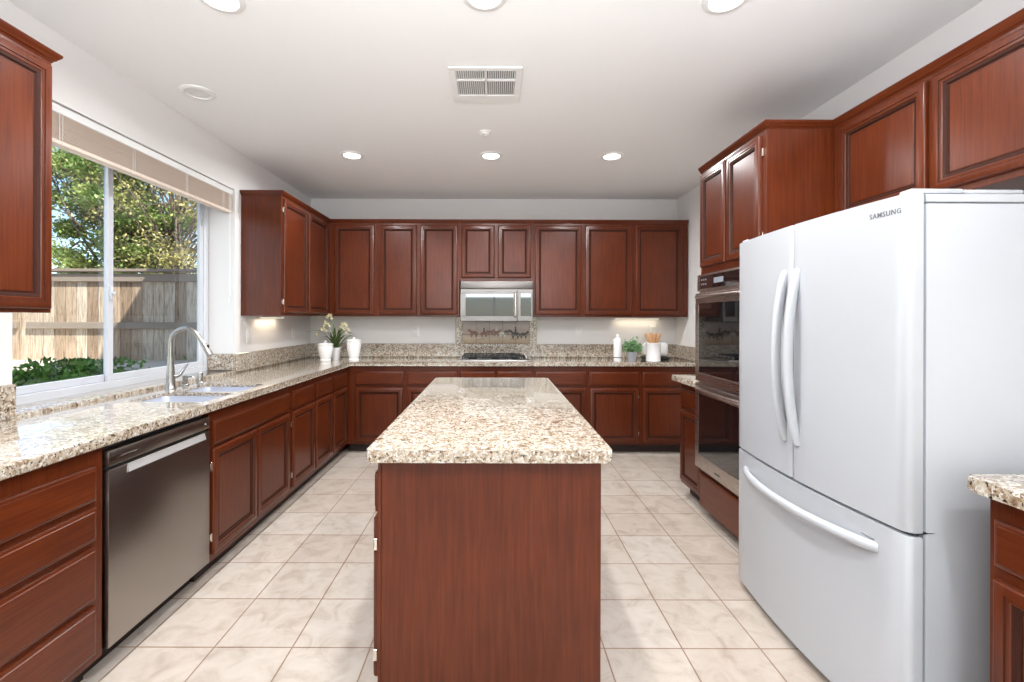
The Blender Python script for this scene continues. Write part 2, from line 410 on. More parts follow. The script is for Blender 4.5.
def stone():
    m, n, l, b = new_mat('pale_stacked_stone')
    v = coords(n, l)
    br = n.new('ShaderNodeTexBrick'); br.inputs['Scale'].default_value = 1; br.inputs['Brick Width'].default_value = .27; br.inputs['Row Height'].default_value = .085; br.squash = .7; br.squash_frequency = 3
    br.inputs['Mortar Size'].default_value = .008; br.inputs['Mortar'].default_value = (.09, .07, .05, 1)
    br.inputs['Color1'].default_value = (.42, .31, .21, 1); br.inputs['Color2'].default_value = (.74, .62, .48, 1)
    mp = n.new('ShaderNodeMapping'); mp.inputs['Rotation'].default_value = (-PI/2, 0, 0); l.new(v, mp.inputs[0])
    dn = n.new('ShaderNodeTexNoise'); dn.inputs['Scale'].default_value = 9; l.new(v, dn.inputs['Vector'])
    mm = n.new('ShaderNodeVectorMath'); mm.operation = 'MULTIPLY_ADD'; l.new(dn.outputs['Color'], mm.inputs[0]); mm.inputs[1].default_value = (.05, .05, .05); l.new(mp.outputs[0], mm.inputs[2])
    l.new(mm.outputs[0], br.inputs['Vector']); l.new(br.outputs['Color'], b.inputs['Base Color']); b.inputs['Roughness'].default_value = .9
    bump(n, l, b, noise(n, l, v, 22, 5), .8, .03); return m
STONE = stone()
CAPM = painted('pale_concrete_cap', (.66, .58, .48), .3, 30)
t = thing('retaining_wall', 'low pale stone garden wall with flat cap below the fence', 'garden wall', (-6, 5.4, -.14))
bm = B(); box(bm, -12, -2.3, 5.12, 6.0, -.14, .73); obj('stone_face', bm, STONE, t)
bm = B(); box(bm, -12, -2.3, 5.04, 6.0, .73, .80, .012, 2); obj('cap', bm, CAPM, t)

BARK = plain('tree_bark', (.17, .13, .10), .9)
def leafmat(name, a, b_, tr=.3):
    m, n, l, b = new_mat(name)
    wn = n.new('ShaderNodeTexNoise'); wn.inputs['Scale'].default_value = 2.3; l.new(coords(n, l), wn.inputs['Vector'])
    r = ramp(n, [(.35, a), (.65, b_)]); l.new(wn.outputs[0], r.inputs[0]); l.new(r.outputs[0], b.inputs['Base Color'])
    b.inputs['Roughness'].default_value = .5; b.inputs['Subsurface Weight'].default_value = 0
    td = n.new('ShaderNodeBsdfTranslucent'); l.new(r.outputs[0], td.inputs[0])
    mx = n.new('ShaderNodeMixShader'); mx.inputs[0].default_value = tr
    out = [x for x in n if x.type == 'OUTPUT_MATERIAL'][0]
    l.new(b.outputs[0], mx.inputs[1]); l.new(td.outputs[0], mx.inputs[2]); l.new(mx.outputs[0], out.inputs[0]); return m
LG = leafmat('bright_tree_leaves', (.14, .26, .05), (.46, .52, .18))
LY = leafmat('yellow_olive_tree_leaves', (.28, .28, .07), (.56, .48, .20))
LS = leafmat('shrub_leaves', (.05, .16, .02), (.16, .38, .05))
def leafquad(bm, p, s, up=.3):
    d = Vector((random.gauss(0, 1), random.gauss(0, 1), random.gauss(0, 1)+up)).normalized()
    e = d.cross(Vector((random.gauss(0, 1), random.gauss(0, 1), random.gauss(0, 1)))).normalized()
    L = s*random.uniform(.7, 1.3); p = Vector(p)
    a, b_, c, d2 = p, p+d*L*.5+e*L*.28, p+d*L, p+d*L*.5-e*L*.28
    bm.faces.new([bm.verts.new(q) for q in (a, b_, c, d2)])
def tree(name, label, base, h, cx, crown_r, nclump, nleaf, leaf, mat, clump_r, z0, trunk_r=.09):
    t = thing(name, label, 'tree', base)
    bx, by, bz = base
    bt = B(); bl = B()
    top = Vector((cx, by, h*.62))
    tube(bt, [base, (bx+.05, by, bz+(top.z-bz)*.4), top], [trunk_r, trunk_r*.8, trunk_r*.5], 8)
    for i in range(nclump):
        while True:
            u = Vector((random.uniform(-1, 1), random.uniform(-1, 1), random.uniform(-1, 1)))
            if .35 < u.length < 1: break
        c = Vector((cx+u.x*crown_r, by+u.y*crown_r*.8, (z0+h)/2+u.z*(h-z0)/2))
        s = Vector((bx, by, bz)).lerp(top, random.uniform(.45, 1))
        mid = s.lerp(c, .5)+Vector((random.uniform(-.15, .15), random.uniform(-.15, .15), random.uniform(.0, .25)))
        tube(bt, [s, mid, c], [trunk_r*.3, trunk_r*.18, trunk_r*.06], 5)
        for k in range(4):
            e = c+Vector((random.gauss(0, 1), random.gauss(0, 1), random.gauss(0, .7)))*clump_r*.9
            tube(bt, [mid.lerp(c, random.uniform(.3, .9)), e], [trunk_r*.08, trunk_r*.03], 4)
        for k in range(nleaf):
            leafquad(bl, c+Vector((random.gauss(0, 1), random.gauss(0, 1), random.gauss(0, .6)))*clump_r*.55, leaf)
    obj('trunk', bt, BARK, t); obj('foliage', bl, mat, t, recalc=False)
    return t
tree('garden_tree', 'bushy bright green tree behind the fence, seen through the left window pane', (-7.9, 9.5, -.14), 5.6, -7.85, 1.45, 100, 560, .075, LG, .30, 1.5, .13)
tree('garden_tree', 'sparse yellow-green tree behind the fence, seen through the right window pane', (-6.6, 9.3, -.14), 6.0, -6.5, 1.7, 85, 95, .065, LY, .36, 1.4, .09)
tree('garden_tree', 'pale thinly leaved tree with bare branches farther beyond the fence', (-6.4, 12.5, -.14), 6.6, -6.0, 2.6, 70, 90, .08, LY, .5, 1.4, .1)
def shrub(x, y, r, h, label, n=5500):
    t = thing('garden_shrub', label, 'shrub', (x, y, -.14), 'green shrubs in front of the garden wall')
    bl = B(); bt = B()
    for i in range(14):
        a = random.uniform(0, 2*PI); q = random.uniform(.2, .8)*r
        tube(bt, [(x, y, -.14), (x+q*math.cos(a)*.5, y+q*math.sin(a)*.5, h*.4), (x+q*math.cos(a), y+q*math.sin(a), h*random.uniform(.7, .95))], [.012, .008, .003], 5)
    for i in range(n):
        u = Vector((random.gauss(0, .5), random.gauss(0, .4), max(-1.3, min(.75, random.gauss(0, .42)))))
        leafquad(bl, (x+u.x*r, y+u.y*r, -.14+(h+.14)*.70+u.z*(h+.1)*.42), .055, .6)
    obj('stems', bt, BARK, t); obj('foliage', bl, LS, t, recalc=False)
shrub(-4.40, 4.15, .46, .80, 'green shrub outside, left end of the bed below the fence')
shrub(-3.78, 4.15, .44, .92, 'green shrub outside, nearest the middle window mullion')
shrub(-4.95, 4.45, .35, .70, 'low green shrub outside, against the pale stone wall')

# ================================================================= WORKTOPS
TOP, THK = .914, .040
def evalmesh(o):
    dg = bpy.context.evaluated_depsgraph_get(); dg.update()
    me = bpy.data.meshes.new_from_object(o.evaluated_get(dg)); return me
CX = -1.4205; CY = 4.4650
t = thing('granite_worktop', 'long L-shaped speckled granite worktop around the left and back walls', 'worktop', (XL+.3, 3.0, TOP-THK))
bm = B()
prism(bm, [(XL, .75), (CX, .75), (CX, CY), (XR, CY), (XR, YB), (XL, YB)], TOP-THK, TOP, .009, 3)
slab = obj('slab', bm, GR, t)
bowls = [(-1.895, -1.490, 2.315, 2.605), (-1.880, -1.490, 2.640, 2.950)]
bm = B()
for (x0, x1, y0, y1) in bowls:
    q = .04; pts = arc((x1-q, y1-q), q, 0, 90, 5)+arc((x0+q, y1-q), q, 90, 180, 5)+arc((x0+q, y0+q), q, 180, 270, 5)+arc((x1-q, y0+q), q, 270, 360, 5)
    prism(bm, pts, TOP-.09, TOP+.09)
box(bm, -1.955, -1.470, 2.285, 2.980, TOP-.10, TOP-.018)
bmesh.ops.recalc_face_normals(bm, faces=bm.faces[:])
cm = bpy.data.meshes.new('cut'); bm.to_mesh(cm); bm.free(); co = bpy.data.objects.new('cut', cm); COL.objects.link(co)
md = slab.modifiers.new('b', 'BOOLEAN'); md.object = co; md.operation = 'DIFFERENCE'; md.solver = 'EXACT'; md.use_self = True
bpy.context.view_layer.update(); me = evalmesh(slab); slab.modifiers.clear(); slab.data = me
bpy.data.objects.remove(co)
SZ = 1.060
def splash(x0, x1, y0, y1, z1=SZ):
    bm = B(); box(bm, x0, x1, y0, y1, TOP, z1, .003, 1); obj('backsplash', bm, GR, t)
splash(XL, XL+.02, .75, WY0); splash(XL, XL+.02, WY1, YB-.02); splash(XL, XR, YB-.02, YB); splash(XR-.02, XR, CY+.01, YB-.02)
bm = B(); box(bm, XL-.203, XL, WY1-.02, WY1, TOP+.016, SZ, .002, 1); obj('backsplash', bm, GR, t)
bm = B(); box(bm, XL-.204, XL+.012, WY0+.001, WY1-.001, TOP-.03, TOP+.014, .005, 2); obj('window_sill', bm, GR, t)
bm = B(); box(bm, -.432, -.349, YB-.018, YB, SZ, 1.362, .002, 1); obj('backsplash_strip', bm, GR, t)
bm = B(); box(bm, .400, .483, YB-.018, YB, SZ, 1.362, .002, 1); obj('backsplash_strip', bm, GR, t)

def top(name, label, x0, x1, y0, y1, r=.03, bev=.009):
    bm = B()
    pts = arc((x1-r, y1-r), r, 0, 90, 5)+arc((x0+r, y1-r), r, 90, 180, 5)+arc((x0+r, y0+r), r, 180, 270, 5)+arc((x1-r, y0+r), r, 270, 360, 5)
    prism(bm, pts, TOP-THK, TOP, bev, 3)
    o = obj(name, bm, GR, None, ((x0+x1)/2, (y0+y1)/2, TOP-THK)); return tag(o, label, 'worktop')
top('granite_worktop', 'pale speckled granite worktop on the kitchen island', -.420, .394, 1.477, 3.305, .02, .012)
t = top('granite_worktop', 'short speckled granite worktop between the ovens and the far aisle', 1.385, XR, 3.122, 3.52, .012)
t = top('granite_worktop', 'granite worktop corner beside the near side of the white fridge', 1.318, XR, .45, 1.268, .02)

# ================================================================= BASE CABINETS
FXL, BY = -1.455, 4.500          # face planes
BB = .09; BT = TOP-THK
g = 'cherry base cabinets'
cabinet('base_cabinet', 'cherry four-drawer base cabinet at far left, beside the dishwasher', 'left', .80, 1.680, BB, BT, FXL, XL+.002,
        drawers=[(.84, 1.640, .682, .808), (.84, 1.640, .539, .658), (.84, 1.640, .324, .516), (.84, 1.640, .125, .302)], toe=.07, group=g)
cabinet('base_cabinet', 'cherry sink base cabinet with two doors, right of the dishwasher', 'left', 2.300, 3.210, BB, BT, FXL, XL+.002,
        doors=[(2.320, 2.748, .13, .672), (2.758, 3.184, .13, .672)], drawers=[(2.320, 3.184, .690, .815)], toe=.07, hinges=[(0, 0), (1, 1)], group=g, hollow=1)
cabinet('base_cabinet', 'narrow cherry base cabinet right after the sink cabinet, one drawer and one door', 'left', 3.211, 3.648, BB, BT, FXL, XL+.002,
        doors=[(3.242, 3.636, .13, .672)], drawers=[(3.242, 3.636, .690, .815)], toe=.07, hinges=[(0, 0)], group=g)
cabinet('base_cabinet', 'cherry base cabinet on the left wall reaching into the corner, two drawers over two doors', 'left', 3.649, YB-.002, BB, BT, FXL, XL+.002,
        doors=[(3.664, 4.040, .13, .672), (4.072, 4.440, .13, .672)], drawers=[(3.664, 4.040, .690, .815), (4.072, 4.440, .690, .815)], toe=.07, group=g)
def bb(a0, a1, label, cells, hinges=()):
    cabinet('base_cabinet', label, 'back', a0, a1, BB, BT, BY, YB-.002, doors=[(p, q, .115, .655) for p, q in cells], drawers=[(p, q, .682, .815) for p, q in cells], toe=.07, group=g, hinges=hinges)
bb(-1.454, -.883, 'cherry base cabinet on the back wall, leftmost against the corner', [(-1.375, -.903)])
bb(-.882, -.348, 'cherry base cabinet on the back wall, just left of the cooktop', [(-.862, -.370)])
bb(-.347, .402, 'cherry base cabinet under the cooktop on the back wall', [(-.327, .007), (.043, .383)])
bb(.403, .938, 'cherry base cabinet on the back wall, just right of the cooktop', [(.423, .918)])
bb(.939, 1.462, 'cherry base cabinet on the back wall below the potted herb', [(.958, 1.438)], [(0, 1)])
bb(1.463, XR-.002, 'cherry base cabinet on the back wall, rightmost against the right wall', [(1.487, 2.00)])
cabinet('base_cabinet', 'short cherry base cabinet between the double oven and the back aisle', 'right', 3.123, 3.50, BB, BT, 1.455, XR-.002,
        doors=[(3.145, 3.482, .115, .655)], drawers=[(3.145, 3.482, .682, .815)], toe=.07, group=g)
cabinet('base_cabinet', 'cherry base cabinet at the right edge, near side of the fridge', 'right', .50, 1.25, BB, BT, 1.375, XR-.002,
        doors=[(.53, .865, .12, .645), (.89, 1.228, .12, .645)], drawers=[(.53, .865, .680, .805), (.89, 1.228, .680, .805)], toe=.07, group=g)
# island
IX0, IX1, IY0, IY1 = -.388, .362, 1.517, 3.265
t = thing('kitchen_island', 'cherry kitchen island cabinet with plain end panel in the room centre', 'kitchen island', ((IX0+IX1)/2, (IY0+IY1)/2, 0))
bm = B(); box(bm, IX0, IX1, IY0+.014, IY1, BB, BT, .001, 1); box(bm, IX0+.07, IX1, IY0+.014, IY1, 0, BB); obj('carcase', bm, WV, t)
bm = B(); box(bm, IX0+.012, IX1, IY0, IY0+.014, 0, BT, .001, 1); box(bm, IX0, IX0+.0115, IY0-.001, IY0+.014, .09, BT, .0015, 1); obj('end_panel', bm, WV, t)
M = mapper('right', IX0)
for k in range(4):
    a0 = IY0+.018+k*.435; a1 = a0+.415
    bm = B(); rings(bm, M, a0, a1, .130, .672, DOOR_P); d = obj('door', bm, [WV, WG], t)
    if k % 2 == 0:
        for zz in (.205, .58):
            bm = B(); fbox(bm, M, a0-.007, a0+.004, zz-.02, zz+.02, .004, .0175, .002, 1); obj('hinge', bm, CHROME, d)
    bm = B(); rings(bm, M, a0, a1, .690, .825, DRAW_P); obj('drawer', bm, WHY, t)

# ================================================================= WALL CABINETS
UZ0, UZ1, CR = 1.365, 2.352, 2.388
DZ = (1.388, 2.328); g = 'cherry wall cabinets'
UY = 4.768; UXL = -1.742
cabinet('wall_cabinet', 'cherry wall cabinet at the near left, cut off by the photo edge', 'left', .60, 1.775, 1.365, UZ1, UXL, XL+.001, doors=[(.63, 1.175, 1.380, 2.328), (1.19, 1.762, 1.380, 2.328)], crown=(CR, 0, 1), group=g)
cabinet('wall_cabinet', 'two-door cherry wall cabinet between the window and the back corner', 'left', 3.695, YB-.002, UZ0, UZ1, UXL, XL+.001,
        doors=[(3.722, 4.190, *DZ), (4.222, 4.700, *DZ)], crown=(CR, 1, 0), group=g, hinges=[(0, 0)])
def ub(a0, a1, label, cells, z0=UZ0, dz=DZ, hinges=()):
    cabinet('wall_cabinet', label, 'back', a0, a1, z0, UZ1, UY, YB-.001, doors=[(p, q, *dz) for p, q in cells], crown=(CR, 0, 0), group=g)
ub(UXL+.001, -1.230, 'single-door cherry wall cabinet in the back left corner above the orchid', [(-1.685, -1.262)])
ub(-1.229, -.364, 'two-door cherry wall cabinet just left of the microwave', [(-1.205, -.815), (-.775, -.385)])
ub(-.363, .410, 'short two-door cherry wall cabinet above the microwave', [(-.345, .005), (.042, .388)], 1.740, (1.775, 2.328), [(0, 0), (1, 1)])
ub(.411, .942, 'single-door cherry wall cabinet just right of the microwave', [(.432, .922)])
ub(.943, 2.045, 'wide two-door cherry wall cabinet at the right end of the back wall', [(.960, 1.452), (1.492, 1.985)], hinges=[(0, 1), (1, 1)])
# over the fridge
cabinet('wall_cabinet', 'deep-red cherry two-door cabinet above the white fridge', 'right', 1.36, 2.368, 1.835, UZ1, 1.785, XR-.002,
        doors=[(1.372, 1.826, 1.862, 2.328), (1.852, 2.318, 1.862, 2.328)], crown=(CR, 0, 0), group=g)
cabinet('wall_cabinet', 'cherry wall cabinet at the top right edge, above the near granite corner', 'right', .55, 1.359, 1.835, UZ1, 1.785, XR-.002,
        doors=[(.60, .95, 1.862, 2.328), (.975, 1.345, 1.862, 2.328)], crown=(CR, 0, 0), group=g)
# oven tower: an open frame with doors above and a deep drawer below
TX, TY0, TY1 = 1.432, 2.372, 3.120
t = thing('oven_cabinet', 'tall cherry oven cabinet beside the white fridge', 'cabinet', ((TX+XR)/2, (TY0+TY1)/2, 0))
bm = B(); box(bm, TX, XR-.002, TY0, TY0+.022, 0.0, UZ1, .001, 1); box(bm, TX, XR-.002, TY1-.022, TY1, .06, UZ1, .001, 1)
box(bm, TX, XR-.002, TY0+.022, TY1-.022, 1.655, UZ1, .001, 1); box(bm, TX, XR-.002, TY0+.022, TY1-.022, .06, .315, .001, 1)
obj('carcase', bm, WV, t)
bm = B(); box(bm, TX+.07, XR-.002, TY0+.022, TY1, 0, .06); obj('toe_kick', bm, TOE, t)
M = mapper('right', TX)
for a0, a1 in ((2.412, 2.755), (2.775, 3.103)):
    bm = B(); rings(bm, M, a0, a1, 1.700, 2.328, DOOR_P); d = obj('door', bm, [WV, WG], t)
    if a0 < 2.5:
        for zz in (1.79, 2.235):
            bm = B(); fbox(bm, M, a0-.020, a0-.002, zz-.022, zz+.022, 0, .009, .002, 1); obj('hinge', bm, CHROME, d)
bm = B(); rings(bm, M, 2.40, 3.105, .075, .300, DRAW_P); obj('drawer', bm, WHY, t)
prof = [(.010, 0), (.010, .002), (.016, .004), (.020, .010), (.025, .012), (.034, .019), (.038, .022), (.047, .024), (.050, .022), (.050, 0)]
bm = B(); prev = None
for dz, pr in prof:
    z = CR-.05+dz
    cur = [bm.verts.new(p) for p in ((TX-pr, TY0-pr, z), (1.784, TY0-pr, z), (1.784, TY0, z), (XR-.002, TY0, z), (XR-.002, TY1, z), (TX-pr, TY1, z))]
    if prev:
        for k in range(6): bm.faces.new((prev[k], prev[(k+1) % 6], cur[(k+1) % 6], cur[k]))
    else: bm.faces.new(cur[::-1])
    prev = cur
bm.faces.new(prev); obj('crown_moulding', bm, WHY, t)

# ================================================================= APPLIANCES
# --- refrigerator
FY0, FY1 = 1.355, 2.305; FM = (FY0+FY1)/2; FH = (FY1-FY0)/2
def bow(y): return 1.249-.036*(1-((y-FM)/FH)**2)
t = thing('refrigerator', 'white french-door refrigerator with bottom freezer drawer on the right', 'refrigerator', (1.65, FM, 0))
bm = B(); box(bm, 1.302, 2.03, FY0+.004, FY1-.004, .05, 1.700, .006, 2); obj('cabinet_body', bm, FRW, t)
bm = B(); box(bm, 1.302, 2.03, FY0+.004, FY1-.004, 1.703, 1.728, .004, 2)
box(bm, 1.42, 1.60, FY0+.006, FY0+.10, 1.728, 1.742, .006, 2); box(bm, 1.42, 1.60, FY1-.10, FY1-.01, 1.728, 1.742, .006, 2); obj('top_cover', bm, FRW, t)
bm = B(); box(bm, 1.288, 1.302, FY0+.012, FY1-.012, .07, 1.705); obj('gasket', bm, FRG, t)
for yy in (FY0+.008, FY1-.055):
    bm = B(); box(bm, 1.262, 1.42, yy, yy+.045, 1.730, 1.745, .005, 2); obj('hinge_cover', bm, FRW, t)
bm = B(); box(bm, 1.262, 1.33, FY0+.004, FY0+.03, .700, .707, .002, 1); obj('hinge', bm, BLKP, t)
bm = B(); box(bm, 1.33, 1.98, FY0+.03, FY1-.03, 0, .05); obj('base_grille', bm, FRG, t)
def fdoor(name, y0, y1, z0, z1, r=.020, ra=None, rb=None):
    ra = r if ra is None else ra; rb = r if rb is None else rb
    back = 1.290
    n = 18; pts = [(back, y1), ]
    ys = [y0+ra+(y1-rb-y0-ra)*i/n for i in range(n+1)]
    def rnd(yc, xs, rr, a0, a1): return [(xs+rr-rr*math.cos(a), yc+rr*math.sin(a)) for a in [R(a0+(a1-a0)*i/5) for i in range(6)]]
    pts += rnd(y1-rb, bow(y1-rb), rb, 90, 0)
    pts += [(bow(y), y) for y in ys[::-1]][1:-1]
    pts += rnd(y0+ra, bow(y0+ra), ra, 0, -90)
    pts += [(back, y0)]
    bm = B(); prism(bm, pts, z0, z1, .004, 2)
    return obj(name, bm, FRW, t)
dl = fdoor('door', FM+.0025, FY1, .704, 1.730, ra=.006)
dr = fdoor('door', FY0, FM-.0025, .704, 1.730, rb=.006)
fz = fdoor('freezer_drawer', FY0, FY1, .040, .692)
def handle(name, pts3, par, r=.0155):
    bm = B(); tube(bm, pts3, r, 14, 0, 1.25); return obj(name, bm, FRW, par)
for yy, par in ((FM+.050, dl), (FM-.028, dr)):
    P = []
    for i in range(25):
        u = i/24; z = .850+(1.545-.850)*u; o_ = math.sin(PI*u)**.65*.046
        P.append((bow(yy)+.006-o_, yy, z))
    handle('handle', P, par)
P = []
for i in range(29):
    u = i/28; y = 1.455+(2.215-1.455)*u; o_ = math.sin(PI*u)**.6*.062
    P.append((bow(y)+.008-o_, y, .612))
handle('handle', P, fz, .0145)
bm = B(); box(bm, bow(1.50)-.0008, bow(1.50)+.004, 1.462, 1.535, .634, .637); obj('painted_handle_shadow', bm, FRG, fz)  # dark strip painted on as shadow by the handle end
# lettering on the door
cu = bpy.data.curves.new('txt', 'FONT'); cu.body = 'SAMSUNG'; cu.size = .0235; cu.extrude = .0004; cu.offset = .0001; cu.space_character = 1.15
to = bpy.data.objects.new('txt', cu); COL.objects.link(to); bpy.context.view_layer.update()
me = evalmesh(to); bpy.data.objects.remove(to)
xs = [v.co.x for v in me.vertices]; w = max(xs)-min(xs)
bm = B(); bm.from_mesh(me)
for v in bm.verts:
    a = (v.co.x-min(xs))/w; y = 1.480-a*.100; z = 1.6745+v.co.y; x = bow(y)-.0006-v.co.z
    v.co = (x, y, z)
obj('lettering', bm, plain('grey_logo_print', (.10, .10, .11), .4), dr, label='dark grey maker lettering')

# --- dishwasher
t = thing('dishwasher', 'stainless steel dishwasher with pocket handle under the left worktop', 'dishwasher', (-1.75, 1.99, 0))
DY0, DY1 = 1.690, 2.292
bm = B(); box(bm, -2.02, -1.475, DY0+.003, DY1-.003, .09, .862, .003, 1); obj('tub', bm, BLKP, t)
bm = B(); box(bm, -1.475, -1.440, DY0, DY1, .105, .775, .004, 2); door = obj('door', bm, STEELD, t)
bm = B(); box(bm, -1.475, -1.440, DY0, DY1, .787, .846, .004, 2); cp = obj('control_panel', bm, STEELD, t)
bm = B(); box(bm, -1.475, -1.455, DY0+.004, DY1-.004, .7755, .7865); obj('handle_recess', bm, BLKP, door)
bm = B(); prism(bm, [(-1.4405, .773), (-1.439, .773), (-1.4300, .742), (-1.4405, .738)], DY0+.085, DY1-.045, axis='Y'); 
obj('pocket_handle', bm, plain('pale_handle_metal', (.50, .49, .48), .45, .5), door)
bm = B(); box(bm, -1.4405, -1.4393, DY1-.040, DY1-.032, .812, .820); obj('indicator', bm, plain('indicator_lamp', (.6, .6, .6), .3), cp)
bm = B()
for k in range(9): box(bm, -1.4405, -1.4395, DY0+.055+k*.009, DY0+.0605+k*.009, .812, .817)
obj('printed_mark', bm, plain('faint_grey_print', (.22, .20, .19), .5), cp)
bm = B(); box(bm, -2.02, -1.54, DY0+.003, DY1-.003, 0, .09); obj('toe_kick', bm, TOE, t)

# --- microwave
t = thing('microwave', 'stainless over-the-range microwave above the cooktop', 'microwave', (.03, 4.9, 1.318))
MST = brushed('microwave_steel', (.205, .19, .182), .32, (1, 40, 40))
MX0, MX1, MY = -.349, .405, 4.700
bm = B(); box(bm, MX0, MX1, MY+.022, YB-.002, 1.318, 1.736, .003, 1); obj('body', bm, STEELD, t)
bm = B(); box(bm, MX0, MX1, MY-.004, MY+.022, 1.655, 1.736, .006, 3); obj('vent_grille', bm, MST, t)
bm = B()
dx1 = .245
box(bm, MX0, dx1, MY, MY+.022, 1.318, 1.372, .003, 1); box(bm, MX0, dx1, MY, MY+.022, 1.605, 1.652, .003, 1)
box(bm, MX0, MX0+.055, MY, MY+.022, 1.372, 1.605, .001, 1); box(bm, .205, dx1, MY, MY+.022, 1.372, 1.605, .001, 1)
md_ = obj('door', bm, MST, t)
bm = B(); box(bm, MX0+.055, .205, MY+.004, MY+.018, 1.372, 1.605); obj('door_glass', bm, BLKG, md_)
bm = B(); tube(bm, [(.222, MY-.002, 1.362), (.222, MY-.030, 1.375), (.222, MY-.036, 1.49), (.222, MY-.030, 1.607), (.222, MY-.002, 1.620)], .0105, 12); obj('handle', bm, CHROME, md_)
bm = B(); box(bm, dx1+.003, MX1, MY, MY+.022, 1.318, 1.652, .003, 1); kp = obj('control_panel', bm, MST, t)
bm = B(); box(bm, .278, .388, MY-.002, MY+.004, 1.372, 1.610, .001, 1); obj('keypad', bm, BLKG, kp)
bm = B()
for k in range(8): box(bm, -.078+k*.011, -.071+k*.011, MY-.0006, MY+.002, 1.622, 1.630)
obj('printed_mark', bm, plain('dark_grey_print', (.1, .1, .1), .5), md_)

# --- cooktop
t = thing('gas_cooktop', 'black gas cooktop with steel front edge on the back worktop', 'cooktop', (.02, 4.85, TOP))
bm = B(); box(bm, -.362, .402, 4.570, 5.045, TOP, TOP+.012, .005, 2); obj('cooktop_plate', bm, STEEL, t)
bm = B(); box(bm, -.335, .375, 4.60, 5.03, TOP+.012, TOP+.016, .002, 1); obj('burner_tray', bm, BLKG, t)
for cx, cy, r in ((-.22, 4.72, .045), (-.22, 4.92, .038), (.02, 4.82, .055), (.22, 4.72, .038), (.22, 4.92, .045)):
    bm = B(); lathe(bm, [(0, .030), (r*.7, .030), (r*.75, .026), (r, .024), (r, .016), (r*1.1, .013), (0, .012)], (cx, cy, TOP+.003), 24); obj('burner', bm, BLK, t)
for x0, x1 in ((-.325, -.105), (-.095, .125), (.135, .290)):
    bm = B(); z = TOP+.034
    for yy in (4.615, 4.82, 5.015): box(bm, x0, x1, yy-.006, yy+.006, z, z+.012, .002, 1)
    for xx in (x0+.006, (x0+x1)/2, x1-.006): box(bm, xx-.006, xx+.006, 4.615, 5.015, z+.003, z+.015, .002, 1)
    for xx in (x0+.006, x1-.006):
        for yy in (4.62, 5.01): box(bm, xx-.006, xx+.006, yy-.006, yy+.006, TOP+.016, z+.003)
    obj('grate', bm, BLK, t)
for k in range(5):
    bm = B(); lathe(bm, [(0, .028), (.014, .028), (.016, .024), (.018, .004), (.018, 0), (0, 0)], (.335, 4.645+k*.085, TOP+.016), 18); obj('knob', bm, STEELD, t)

# --- painted tile mural behind the cooktop
t = thing('tile_mural', 'painted tile mural of riders and horses behind the cooktop', 'tile mural', (.025, YB, SZ))
def muralmat():
    m, n, l, b = new_mat('sandy_painted_tile')
    v = coords(n, l)
    sp = n.new('ShaderNodeSeparateXYZ'); l.new(v, sp.inputs[0])
    mr = n.new('ShaderNodeMapRange'); mr.inputs[1].default_value = 1.06; mr.inputs[2].default_value = 1.32; l.new(sp.outputs[2], mr.inputs[0])
    f = noise(n, l, v, 18, 5)
    ad = n.new('ShaderNodeMath'); ad.operation = 'MULTIPLY_ADD'; l.new(f, ad.inputs[0]); ad.inputs[1].default_value = .35; l.new(mr.outputs[0], ad.inputs[2])
    r = ramp(n, [(.15, (.30, .20, .12)), (.45, (.46, .36, .25)), (.75, (.44, .33, .28)), (1, (.52, .46, .43))]); l.new(ad.outputs[0], r.inputs[0])
    l.new(r.outputs[0], b.inputs['Base Color']); b.inputs['Roughness'].default_value = .25; return m
MUR = muralmat()
for i in range(5):
    for j in range(2):
        bm = B(); box(bm, -.347+i*.149+.0015, -.347+(i+1)*.149-.0015, YB-.010, YB, (SZ, 1.168)[j]+.0015, (1.166, 1.3145)[j]-.0015, .0015, 1); obj('tile', bm, MUR, t)
bm = B(); box(bm, -.347, .398, YB-.006, YB, SZ, 1.315); obj('grout', bm, plain('dark_grout', (.10, .07, .05), .9), t)
HB, HD, HW = plain('brown_glaze', (.20, .075, .035), .3), plain('dark_glaze', (.035, .02, .015), .3), plain('white_glaze', (.6, .55, .48), .3)
def blob(bm, cx, cz, w, h, mi, tilt=0, n=12):
    vs = []
    for k in range(n):
        a = 2*PI*k/n; x, z = w*math.cos(a), h*math.sin(a)
        vs.append((cx+x*math.cos(tilt)-z*math.sin(tilt), cz+x*math.sin(tilt)+z*math.cos(tilt)))
    prism(bm, vs, YB-.0106-random.uniform(0, .0003), YB-.0098, 0, 1, mi, 'Y')
bm = B()
def horse(x, z, s, mi, rider=None, d=1):
    blob(bm, x, z, .024*s, .0125*s, mi); blob(bm, x+d*.025*s, z+.010*s, .013*s, .008*s, mi, d*.9); blob(bm, x+d*.034*s, z+.017*s, .011*s, .005*s, mi, -d*.6)
    for q, tl in ((-.020, .3), (-.013, -.35), (.013, .3), (.020, -.5)): blob(bm, x+q*s, z-.020*s, .004*s, .016*s, mi, tl)
    blob(bm, x-d*.027*s, z-.004*s, .012*s, .0035*s, mi, d*1.1)
    if rider is not None: blob(bm, x, z+.020*s, .007*s, .015*s, rider); blob(bm, x, z+.039*s, .006*s, .006*s, rider)
horse(-.225, 1.185, 1.6, 0, None, -1); horse(-.11, 1.18, 1.4, 0, 1); horse(-.04, 1.195, 1.2, 0); horse(.03, 1.19, 1.3, 0, 2); horse(.10, 1.18, 1.3, 2); horse(.145, 1.20, 1.0, 1)
horse(.245, 1.175, 1.7, 1, 1, -1); horse(.335, 1.17, 1.5, 1, None); blob(bm, -.16, 1.12, .03, .010, 2); blob(bm, -.15, 1.115, .05, .005, 0); blob(bm, .24, 1.115, .06, .005, 0)
obj('painted_riders', bm, [HB, HD, HW], t)

